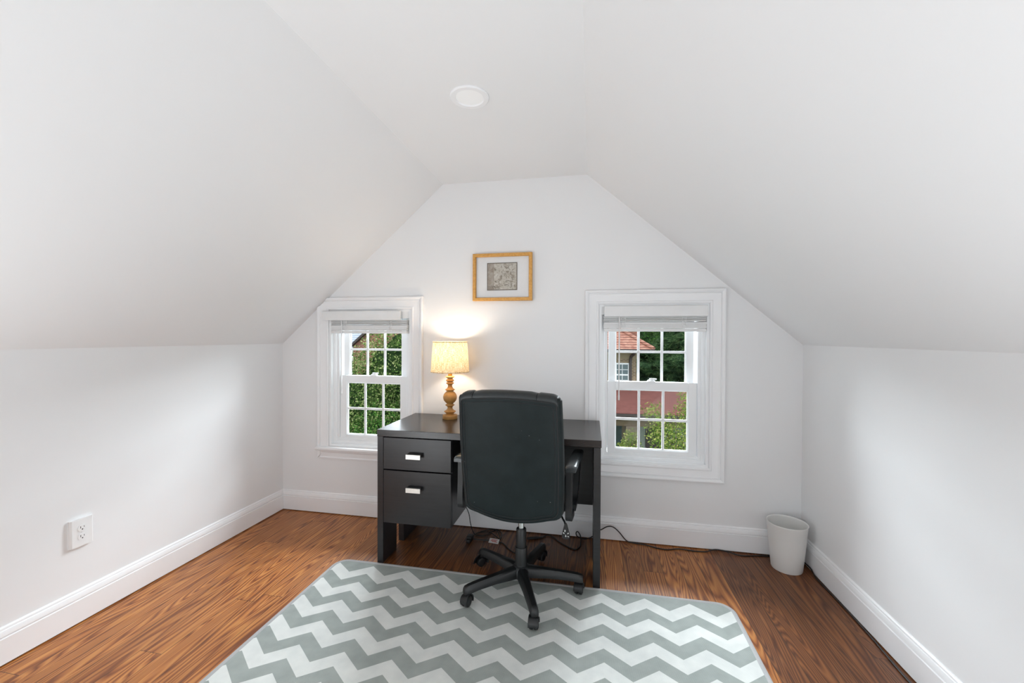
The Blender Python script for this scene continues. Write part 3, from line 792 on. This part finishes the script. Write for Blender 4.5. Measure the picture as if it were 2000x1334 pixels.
# five legs with twin-wheel casters
for k in range(5):
    a = math.radians(8. + 72 * k); ca, sa = math.cos(a), math.sin(a)
    def L(r_, w, z): return (r_ * ca - w * sa, r_ * sa + w * ca, z)
    bm = B(); rings = []
    for r_, w, zt, zb in ((.030, .027, .116, .066), (.07, .0255, .114, .066), (.15, .022, .107, .068), (.24, .0195, .101, .064), (.285, .019, .096, .058), (.304, .018, .091, .056), (.311, .0145, .082, .056)):
        rings.append([bm.verts.new(L(r_, q * w, z)) for q, z in ((-1, zb), (-.95, zt - .014), (-.55, zt - .002), (.55, zt - .002), (.95, zt - .014), (1, zb))])
    for p, q in zip(rings, rings[1:]):
        for j in range(6): bm.faces.new((p[j], p[(j + 1) % 6], q[(j + 1) % 6], q[j]))
    bm.faces.new(rings[0][::-1]); bm.faces.new(rings[-1])
    leg = t.part('leg', bm, M_blackpl, angle=50)
    # caster: swivel stem + hood + two wheels
    sw = math.radians([268, 255, 225, 258, 276][k]); wx, wy = math.cos(sw), math.sin(sw)      # trail direction
    ox, oy_ = .292 * ca, .292 * sa
    ccx, ccy = ox + wx * .012, oy_ + wy * .012
    bm = B(); lathe(bm, [(.010, .048), (.010, .066)], (ox, oy_, 0), 16)
    lathe(bm, [(.016, .049), (.017, .053), (.012, .059)], (ox, oy_, 0), 20)
    # hood as an arc sweep over the wheels
    hp = []
    for i in range(11):
        th_ = math.radians(-22 + 206 * i / 10); hp.append(Vector((ccx - wx * .0275 * math.cos(th_), ccy - wy * .0275 * math.cos(th_), .0258 + .0275 * math.sin(th_))))
    ax_ = Vector((-wy, wx, 0))
    sweep(bm, hp, [(-.021, -.0022), (.021, -.0022), (.0235, 0.), (.021, .0022), (-.021, .0022), (-.0235, 0.)])
    hood = t.part('caster', bm, M_blackpl, leg)
    bm = B()
    for s in (-1, 1):
        prof = [(.004, .019), (.018, .0205), (.0235, .018), (.0252, .012), (.0252, .005), (.022, .0035)]
        rings = []
        for r_, h_ in prof:
            rings.append([bm.verts.new(Vector((ccx, ccy, .0255)) + ax_ * (s * h_) + Vector((wx, wy, 0)) * (r_ * math.cos(2 * PI * i / 28)) + Vector((0, 0, 1)) * (r_ * math.sin(2 * PI * i / 28))) for i in range(28)])
        for p, q in zip(rings, rings[1:]):
            for i in range(28): bm.faces.new((p[i], p[(i + 1) % 28], q[(i + 1) % 28], q[i]))
        bm.faces.new(rings[0]); bm.faces.new(rings[-1])
    t.part('caster_wheels', bm, M_blackpl, leg)

# ------------------------------------------------------------------ cords
t = T('extension_cord', (.2, 2.63, 0), 'black extension cord running along the back baseboard past the wastebasket', 'cord')
bm = B()
pts = [(-.30, 2.585, .006), (-.267, 2.628, .006), (-.22, 2.600, .005), (-.185, 2.556, .004), (-.12, 2.50, .004), (-.084, 2.486, .004), (-.062, 2.515, .004), (-.055, 2.56, .006), (-.056, 2.60, .03), (-.074, 2.615, .052), (-.085, 2.612, .045), (-.078, 2.605, .028), (-.05, 2.612, .012), (-.022, 2.618, .010), (.012, 2.625, .022),
       (.045, 2.625, .060), (.075, 2.622, .078), (.108, 2.622, .098), (.142, 2.622, .098), (.18, 2.624, .068), (.225, 2.630, .016), (.27, 2.634, .005), (.33, 2.626, .005), (.40, 2.600, .004), (.46, 2.592, .004), (.53, 2.616, .004), (.61, 2.607, .004), (.68, 2.612, .005), (.735, 2.632, .012), (.80, 2.628, .010), (.87, 2.606, .004), (.95, 2.620, .004), (1.02, 2.631, .004),
       (1.10, 2.634, .004), (1.165, 2.632, .008), (1.186, 2.61, .012), (1.183, 2.545, .022), (1.1845, 2.50, .022), (1.184, 2.455, .008), (1.182, 2.40, .004), (1.186, 2.23, .004), (1.184, 2.02, .004), (1.176, 1.90, .004), (1.170, 1.77, .004), (1.178, 1.6, .004)]
tube(bm, pts, .0034, 8)
t.part('cable', bm, M_cord)
bm = B(); sweep(bm, [(-.39, 2.548, .010), (-.372, 2.556, .010), (-.33, 2.572, .009), (-.305, 2.584, .007), (-.297, 2.588, .006)], circ(.008, 8), scales=[.8, 1.1, 1.05, .7, .5]); t.part('connector', bm, M_cord)

t = T('lamp_cord', (-.70, 2.53, 0), 'coiled black lamp cord on the floor under the desk', 'cord')
bm = B()
pts = [(-.875, 2.655, .70), (-.872, 2.612, .40), (-.845, 2.610, .235), (-.815, 2.606, .17), (-.785, 2.600, .115), (-.765, 2.58, .05), (-.735, 2.552, .008), (-.697, 2.536, .006), (-.66, 2.545, .005), (-.63, 2.60, .005), (-.60, 2.632, .005), (-.565, 2.60, .005), (-.552, 2.55, .005), (-.558, 2.515, .006), (-.60, 2.555, .009), (-.645, 2.585, .009), (-.70, 2.567, .009), (-.722, 2.552, .009), (-.69, 2.595, .006), (-.645, 2.632, .006), (-.60, 2.615, .011), (-.57, 2.56, .006), (-.553, 2.51, .005), (-.60, 2.492, .006), (-.66, 2.484, .006), (-.715, 2.480, .010)]
tube(bm, pts, .0030, 8)
tube(bm, [(-.715, 2.476, .010), (-.62, 2.487, .004), (-.56, 2.480, .004), (-.523, 2.469, .004), (-.472, 2.405, .004), (-.433, 2.373, .004), (-.395, 2.362, .004)], .0030, 8)
t.part('cable', bm, M_cord)
bm = B(); box(bm, -.757, -.722, 2.455, 2.505, .0012, .028, .004, 2); box(bm, -.752, -.727, 2.430, 2.456, .0015, .022, .003, 2)
box(bm, -.748, -.731, 2.500, 2.515, .006, .022, .003, 2); t.part('plug_adapter', bm, M_cord)
bm = B(); prism(bm, [(-.032, 0), (.032, 0), (.032, .0009), (-.032, .0009)], 'Y', -.0165, .0165)
bmesh.ops.rotate(bm, verts=bm.verts, cent=(0, 0, 0), matrix=Matrix.Rotation(.45, 3, 'X')); bmesh.ops.rotate(bm, verts=bm.verts, cent=(0, 0, 0), matrix=Matrix.Rotation(-.12, 3, 'Z'))
bmesh.ops.translate(bm, verts=bm.verts, vec=(-.583, 2.474, .0115)); tg = t.part('warning_tag', bm, M_tag, smooth=False, label='small white tag with red print')
bm = B()
for k, (u0, u1) in enumerate(((-.018, .02), (-.022, .014), (-.012, .022))):
    v = .008 - k * .007
    box(bm, u0, u1, v - .0018, v + .0018, .0010, .0013)
bmesh.ops.rotate(bm, verts=bm.verts, cent=(0, 0, 0), matrix=Matrix.Rotation(.45, 3, 'X')); bmesh.ops.rotate(bm, verts=bm.verts, cent=(0, 0, 0), matrix=Matrix.Rotation(-.12, 3, 'Z'))
bmesh.ops.translate(bm, verts=bm.verts, vec=(-.583, 2.474, .0115)); t.part('tag_print', bm, M_red, tg, smooth=False)

# ------------------------------------------------------------------ outside
GZ = -6.2
bm = B(); box(bm, -60, 60, D + 2., 75, GZ - .2, GZ); o = finish('lawn', bm, M_grass, smooth=False); o['kind'] = 'structure'

t = T('neighbor_house', (0, 22, GZ), 'tan brick house with terracotta tile roof seen through the right window', 'house')
HY = 22.
bm = B(); box(bm, -7, 2.30, HY, HY + 9, GZ, .62); wallo = t.part('wall', bm, M_tanbrick, smooth=False)
bm = B()
# hip roof with a tile surface
e0, e1, f0, f1, ze, zr = -7.7, 3.05, HY - .75, HY + 9.75, .68, 3.6
v = [bm.verts.new(p) for p in ((e0, f0, ze), (e1, f0, ze), (e1, f1, ze), (e0, f1, ze), (e0 + 4.2, HY + 4.5, zr), (e1 - 4.4, HY + 4.5, zr))]
for f in ((0, 1, 5, 4), (1, 2, 5), (2, 3, 4, 5), (3, 0, 4), (3, 2, 1, 0)): bm.faces.new([v[i] for i in f])
roof = t.part('roof', bm, M_tile, smooth=False, label='terracotta tile hip roof')
bm = B(); tube(bm, [v_ for v_ in ((e1, f0, ze + .04), (e1 - 4.4, HY + 4.5, zr + .04))], .10, 8, sm=0); t.part('hip_ridge', bm, M_tile, roof)
bm = B(); box(bm, e0, e1, f0 - .05, f0 + .04, ze - .16, ze + .01); box(bm, e1 - .04, e1 + .05, f0, f1, ze - .16, ze + .01); t.part('gutter', bm, M_gutter, smooth=False)
bm = B(); box(bm, e0 + .1, e1 - .1, f0 + .04, HY, ze - .12, ze - .05); box(bm, -7, 2.32, HY - .05, HY, .18, .56); t.part('soffit', bm, M_cream, smooth=False)
bm = B(); tube(bm, [(2.16, HY - .6, .55), (2.12, HY - .3, .40), (2.02, HY - .09, .25), (2.00, HY - .08, -.2), (2.00, HY - .08, -1.5)], .075, 8, sm=3); t.part('downspout', bm, M_gutter)
bm = B(); box(bm, 1.75, 2.75, HY + 3.2, HY + 4.2, 1.2, 4.6); t.part('chimney', bm, M_redbrick, smooth=False)
for wx0 in (1.24, -.9, -3.2):
    bm = B(); ring_frame(bm, wx0 + .08, wx0 + .64, -1.25, -.13, [(0, HY + .02), (0, HY - .05), (.08, HY - .05), (.08, HY + .02)])
    box(bm, wx0 + .08, wx0 + .64, HY - .035, HY - .005, -.70, -.63)
    for z in (-.40, -.95): box(bm, wx0 + .08, wx0 + .64, HY - .03, HY - .005, z - .014, z + .014)
    box(bm, wx0 + .345, wx0 + .375, HY - .03, HY - .005, -1.25, -.13)
    fr_ = t.part('window', bm, M_extwhite, smooth=False)
    bm = B(); box(bm, wx0 + .08, wx0 + .64, HY - .012, HY - .004, -1.25, -.13); t.part('pane', bm, M_extpane, fr_, smooth=False)
bm = B(); prism(bm, [(HY, -1.42), (HY, -1.58), (HY - 2.3, -2.36), (HY - 2.3, -2.24)], 'X', -7, 6.2); pr_ = t.part('porch_roof', bm, M_shingle, smooth=False, label='red brown shingled porch roof')
bm = B(); box(bm, -7, 6.2, HY - 2.42, HY - 2.3, -2.42, -2.27); t.part('porch_gutter', bm, M_gutter, pr_, smooth=False)
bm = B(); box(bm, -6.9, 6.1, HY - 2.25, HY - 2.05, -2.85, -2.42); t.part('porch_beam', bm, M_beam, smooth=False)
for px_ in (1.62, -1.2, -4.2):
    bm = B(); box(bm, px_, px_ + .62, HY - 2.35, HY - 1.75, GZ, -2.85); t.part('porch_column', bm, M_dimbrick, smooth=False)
bm = B(); box(bm, 2.30, 5.6, HY - 1.2, HY + 2, GZ, -2.5); t.part('side_wing', bm, M_stucco, smooth=False)
bm = B(); box(bm, 2.62, 3.45, HY - 1.24, HY - 1.2, GZ + .6, -2.75); t.part('dark_porch_panel', bm, M_gutter, smooth=False)  # plain dark panel put in for the porch opening
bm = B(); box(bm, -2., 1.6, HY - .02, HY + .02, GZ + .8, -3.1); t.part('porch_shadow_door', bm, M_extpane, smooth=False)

t = T('slate_roof_house', (-17., 27, GZ), 'brick gable house with pale slate roof far behind the left window trees', 'house')
bm = B(); prism(bm, [(-15.98, GZ), (-9.38, GZ), (-9.38, .62), (-12.68, 3.4), (-15.98, .62)], 'Y', 25.6, 33.); t.part('wall', bm, M_redbrick, smooth=False)
bm = B(); box(bm, -24, -15.98, 26.4, 33, GZ, .62); t.part('side_wall', bm, M_extwhite, smooth=False, label='white side wall')
bm = B(); prism(bm, [(26.0, .50), (26.0, .62), (30.2, 4.6), (34.4, .62), (34.4, .50), (30.2, 4.48)], 'X', -24.3, -12.68)
prism(bm, [(-12.68, 3.42), (-12.68, 3.55), (-8.98, .43), (-8.98, .30)], 'Y', 25.4, 33.)
t.part('roof', bm, M_slate, smooth=False, label='pale grey slate roof')
bm = B(); prism(bm, [(-12.68, 3.36), (-12.68, 3.56), (-16.28, .52), (-16.28, .34)], 'Y', 25.35, 25.6); prism(bm, [(-12.68, 3.36), (-12.68, 3.56), (-8.98, .44), (-8.98, .26)], 'Y', 25.35, 25.6); t.part('gable_trim', bm, M_gutter, smooth=False)

def leaves(n, blobs, size, flat=.55, droop=.3, shell=.45, asp=.55):
    V, F = [], []
    tot = sum(b[3] * b[4] * b[5] for b in blobs) or 1
    for b in blobs:
        k = int(n * (b[3] * b[4] * b[5]) / tot)
        for _ in range(k):
            while True:
                d = Vector((random.gauss(0, 1), random.gauss(0, 1), random.gauss(0, 1)))
                if d.length > .01: break
            d.normalize(); rr = (shell + (1 - shell) * random.random() ** .6)
            bump_ = 1 + .28 * mnoise.noise(Vector((d.x * 2.3 + b[0], d.y * 2.3 + b[1], d.z * 2.3 + b[2])))
            p = Vector((b[0] + d.x * b[3] * rr * bump_, b[1] + d.y * b[4] * rr * bump_, b[2] + d.z * b[5] * rr * bump_))
            s = size * random.uniform(.55, 1.25)
            nrm = (d * .5 + Vector((random.uniform(-1, 1), random.uniform(-1, 1), random.uniform(-.2, 1.2)))).normalized()
            ax = nrm.cross(Vector((random.uniform(-1, 1), random.uniform(-1, 1), random.uniform(-1, .4)))).normalized()
            sd = nrm.cross(ax)
            i = len(V)
            V += [p - ax * s * .5, p + sd * s * asp * .5 - nrm * s * .06, p + ax * s * .5 - Vector((0, 0, s * droop * .3)), p - sd * s * asp * .5 - nrm * s * .06]
            F.append((i, i + 1, i + 2, i + 3))
    return V, F
def tufts(n, blobs, size):
    V, F = [], []
    for b in blobs:
        for _ in range(n // len(blobs)):
            d = Vector((random.gauss(0, 1), random.gauss(0, 1), random.gauss(0, 1)))
            if d.length < .01: continue
            d.normalize(); rr = random.uniform(.66, 1.08)
            p = Vector((b[0] + d.x * b[3] * rr, b[1] + d.y * b[4] * rr, b[2] + d.z * b[5] * rr))
            main = (d + Vector((0, 0, .25))).normalized(); s = size * random.uniform(.6, 1.2)
            for k in range(6):
                ax = (main * .8 + Vector((random.uniform(-1, 1), random.uniform(-1, 1), random.uniform(-.9, .6)))).normalized()
                sd = ax.cross(Vector((random.uniform(-1, 1), random.uniform(-1, 1), random.uniform(-1, 1)))).normalized() * (s * .045)
                i = len(V); V += [p - sd, p + sd, p + ax * s + sd * .3, p + ax * s - sd * .3]; F.append((i, i + 1, i + 2, i + 3))
    return V, F
def mesh_part(t, name, V, F, mat, parent=None, smooth=False):
    me = bpy.data.meshes.new(name); off = Vector(t.base)
    me.from_pydata([tuple(Vector(v) - off) for v in V], [], F); me.materials.append(mat)
    o = bpy.data.objects.new(name, me); COL.objects.link(o); o.parent = parent or t.o
    return o
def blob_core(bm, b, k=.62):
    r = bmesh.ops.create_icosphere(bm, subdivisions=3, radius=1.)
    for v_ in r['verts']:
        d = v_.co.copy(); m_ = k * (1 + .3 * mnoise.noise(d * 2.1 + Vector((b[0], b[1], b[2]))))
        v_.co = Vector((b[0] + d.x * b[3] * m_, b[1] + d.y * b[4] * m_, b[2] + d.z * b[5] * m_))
def tree(name, label, cat, base, blobs, n, size, mat, core=.62, trunk=.13, group='trees outside the windows', asp=.55, shell=.45):
    t = T(name, base, label, cat, group)
    V, F = leaves(n, blobs, size, asp=asp, shell=shell); fol = mesh_part(t, 'foliage', V, F, mat)
    if core:
        bm = B()
        for b in blobs: blob_core(bm, b, core)
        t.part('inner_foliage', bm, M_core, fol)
    bm = B()
    c = blobs[0]
    top = Vector((c[0], c[1], c[2]))
    mid = Vector((base[0], base[1], base[2])).lerp(top, .6)
    pth = smooth_path([Vector(base), mid + Vector((.08, 0, 0)), top], 5)
    sweep(bm, pth, circ(trunk, 8), scales=[1.3 - .9 * i / (len(pth) - 1) for i in range(len(pth))])
    t.part('trunk', bm, M_bark)
    if len(blobs) > 1 or not core:
        bm = B()
        ends = [Vector(b[:3]) for b in blobs[1:]] + [Vector((c[0] + random.uniform(-.8, .8) * c[3], c[1] + random.uniform(-.8, .8) * c[4], c[2] + random.uniform(-.2, .9) * c[5])) for _ in range(9)]
        for e in ends:
            st = mid.lerp(top, random.uniform(.1, .9))
            pth = smooth_path([st, st.lerp(e, .5) + Vector((0, 0, .12)), e], 4)
            sweep(bm, pth, circ(trunk * .28, 6), scales=[1. - .7 * i / (len(pth) - 1) for i in range(len(pth))])
        t.part('branches', bm, M_bark)
    return t
# left window
tree('maple_tree', 'broad green maple filling the upper panes of the left window', 'tree', (-6.4, 11.2, GZ),
     [(-6.1, 11.2, -.75, 1.75, 1.5, 1.75), (-5.2, 11.0, .35, 1.5, 1.2, 1.5), (-7.4, 11.4, -1.1, 1.3, 1.2, 1.4)], 42000, .070, M_leafA)
tree('shrub_tree', 'dark leafy tree low in the left window above the desk corner', 'tree', (-4.5, 8.2, GZ),
     [(-4.45, 8.3, -2.05, 1.5, 1.2, 1.75), (-5.6, 8.6, -2.6, 1.3, 1.2, 1.6), (-3.3, 8.4, -2.8, 1.2, 1.1, 1.5)], 38000, .058, M_leafC)
# right window
tree('dogwood_tree', 'airy yellow-green young tree in the lower right panes of the right window', 'tree', (1.75, 9.2, GZ),
     [(1.80, 9.2, -1.0, .60, .55, .80), (2.20, 9.3, -.18, .42, .4, .68), (1.30, 9.1, -.30, .30, .28, .24), (1.45, 9.15, -.72, .34, .3, .30), (2.35, 9.4, -1.7, .6, .6, .8), (1.55, 9.2, -1.85, .6, .55, .7), (1.22, 9.2, -1.50, .26, .25, .26)], 13000, .056, M_leafB, core=None, trunk=.05, shell=.1)
tree('young_tree', 'small leafy tree before the porch in the lowest left panes of the right window', 'tree', (.85, 11., GZ),
     [(1.02, 11., -1.42, .26, .3, .34), (.80, 11., -1.75, .34, .35, .34), (1.28, 11.05, -1.85, .34, .4, .30), (1.5, 11.1, -2.2, .5, .45, .45), (.85, 11., -2.5, .6, .5, .5)], 8500, .06, M_leafB, core=None, trunk=.05, shell=.1)
def pine(x, y, h, r, label):
    t = T('pine_tree', (x, y, GZ), label, 'tree', 'trees outside the windows')
    blobs = []
    for k in range(16):
        f = k / 15; z = GZ + 1.2 + (h - 1.5) * f; rr = r * (1 - f) ** .75 + .35
        for j in range(3):
            a = random.uniform(0, 2 * PI); blobs.append((x + rr * .55 * math.cos(a), y + rr * .55 * math.sin(a), z + random.uniform(-.3, .3), rr * .72, rr * .72, .62))
    V, F = tufts(8000, blobs, .30)
    fol = mesh_part(t, 'foliage', V, F, M_pine)
    bm = B()
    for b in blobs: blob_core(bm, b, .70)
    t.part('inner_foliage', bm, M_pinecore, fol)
    bm = B(); sweep(bm, [(x, y, GZ), (x + .05, y, GZ + h * .5), (x, y, GZ + h - .3)], circ(.2, 8), scales=[1.2, .7, .15]); t.part('trunk', bm, M_bark)
pine(6.0, 27.6, 12.5, 2.5, 'tall dark pine just right of the neighbouring tile roof')
pine(3.4, 37.5, 15.5, 4.0, 'dark pine rising behind the tile roof chimney')
pine(13.6, 32.5, 13.5, 3.2, 'outermost dark pine, at the right edge of the right window')
pine(15.5, 44.5, 17., 4.0, 'farthest dark pine, filling the gap between the two nearer pines')
for i_, (bx_, by_, br_, bl_) in enumerate(((-7., 46, 4.6, 'rounded green tree far back, left of the tile roof house'), (4., 54, 5.6, 'large rounded tree far behind the pine at the chimney'), (21., 54, 5.6, 'large rounded tree far behind the outermost pine'))):
    tree('background_tree', bl_, 'tree', (bx_, by_, GZ), [(bx_, by_, .6, br_, 3.2, 6.2), (bx_ + br_ * .6, by_ + .3, -1.5, br_ * .7, 3, 4.4)], 9000, .42, M_leafC, trunk=.25, core=.78)

# ------------------------------------------------------------------ light
w = bpy.data.worlds.new('world'); sc.world = w; w.use_nodes = True
nt = w.node_tree; bg = nt.nodes['Background']
sky = nt.nodes.new('ShaderNodeTexSky'); sky.sky_type = 'PREETHAM' if hasattr(sky, 'turbidity') else 'NISHITA'
try:
    sky.sky_type = 'HOSEK_WILKIE'; sky.turbidity = 6.; sky.ground_albedo = .3; sky.sun_direction = Vector((.45, -.55, .7)).normalized()
except Exception: pass
mixn = nt.nodes.new('ShaderNodeMix'); mixn.data_type = 'RGBA'; mixn.inputs[0].default_value = .72
mixn.inputs[7].default_value = (.86, .93, 1., 1)
nt.links.new(sky.outputs[0], mixn.inputs[6]); nt.links.new(mixn.outputs[2], bg.inputs[0]); bg.inputs[1].default_value = 2.6

sun = lamp_light('sun', 'SUN', (0, 0, 20), 1.3, (1., .95, .86), angle=math.radians(3)); sun.rotation_euler = (math.radians(38), 0, math.radians(-28))

def area(name, loc, target, sx, sy, e, col):
    o = lamp_light(name, 'AREA', loc, e, col, shape='RECTANGLE', size=sx, size_y=sy)
    o.rotation_euler = (Vector(target) - Vector(loc)).to_track_quat('-Z', 'Y').to_euler(); return o
# the lit room behind the photographer: an unseen soft fill lamp added for it
area('room_soft_light', (-.5, -1.45, .95), (-.5, 2.0, 1.75), 2.6, 1.4, 12, (.90, .97, 1.))
area('left_fill_light', (-1.55, .10, .14), (-.05, .15, 1.85), .9, 1.7, 33, (.885, .958, 1.))  # unseen fill lamp added low on the left to brighten the right slope
area('right_fill_light', (.55, .10, .14), (-.95, .15, 1.85), .9, 1.7, 33, (.885, .958, 1.))  # its unseen twin on the right, added to brighten the left slope
# lamps added high outside each window, out of view, boosting the sky light
for i_, w_ in enumerate((WL, WR)):
    xm = (w_['x0'] + w_['x1']) / 2
    area('sky_fill_light', (xm, D + 3.0, 2.75), (xm, D - .5, .75), 3.0, 1.8, 740, (.85, .935, 1.))

# ------------------------------------------------------------------ camera
f_px, yaw, pitch, roll = 803.5795, -.1897, .0115, .0042
cyw, syw, cp, sp = math.cos(yaw), math.sin(yaw), math.cos(pitch), math.sin(pitch)
fwd = Vector((syw * cp, cyw * cp, -sp)); rt = Vector((cyw, -syw, 0)); up = rt.cross(fwd)
r2 = rt * math.cos(roll) + up * math.sin(roll); u2 = up * math.cos(roll) - rt * math.sin(roll)
cam = bpy.data.cameras.new('camera'); cam.sensor_width = 36.; cam.sensor_fit = 'HORIZONTAL'; cam.lens = f_px / 2000 * 36
cam.clip_start = .05; cam.clip_end = 300
co = bpy.data.objects.new('camera', cam); COL.objects.link(co)
m = Matrix((r2, u2, -fwd)).transposed().to_4x4(); m.translation = (0, 0, 1.28); co.matrix_world = m
sc.camera = co
sc.view_settings.view_transform = 'Standard'; sc.view_settings.look = 'None'
sc.view_settings.exposure = 0.; sc.view_settings.gamma = 1.
sc.cycles.max_bounces = 10; sc.cycles.diffuse_bounces = 7; sc.cycles.transparent_max_bounces = 12
sc.cycles.sample_clamp_indirect = 6.; sc.cycles.caustics_reflective = False; sc.cycles.caustics_refractive = False
sc.cycles.use_denoising = True
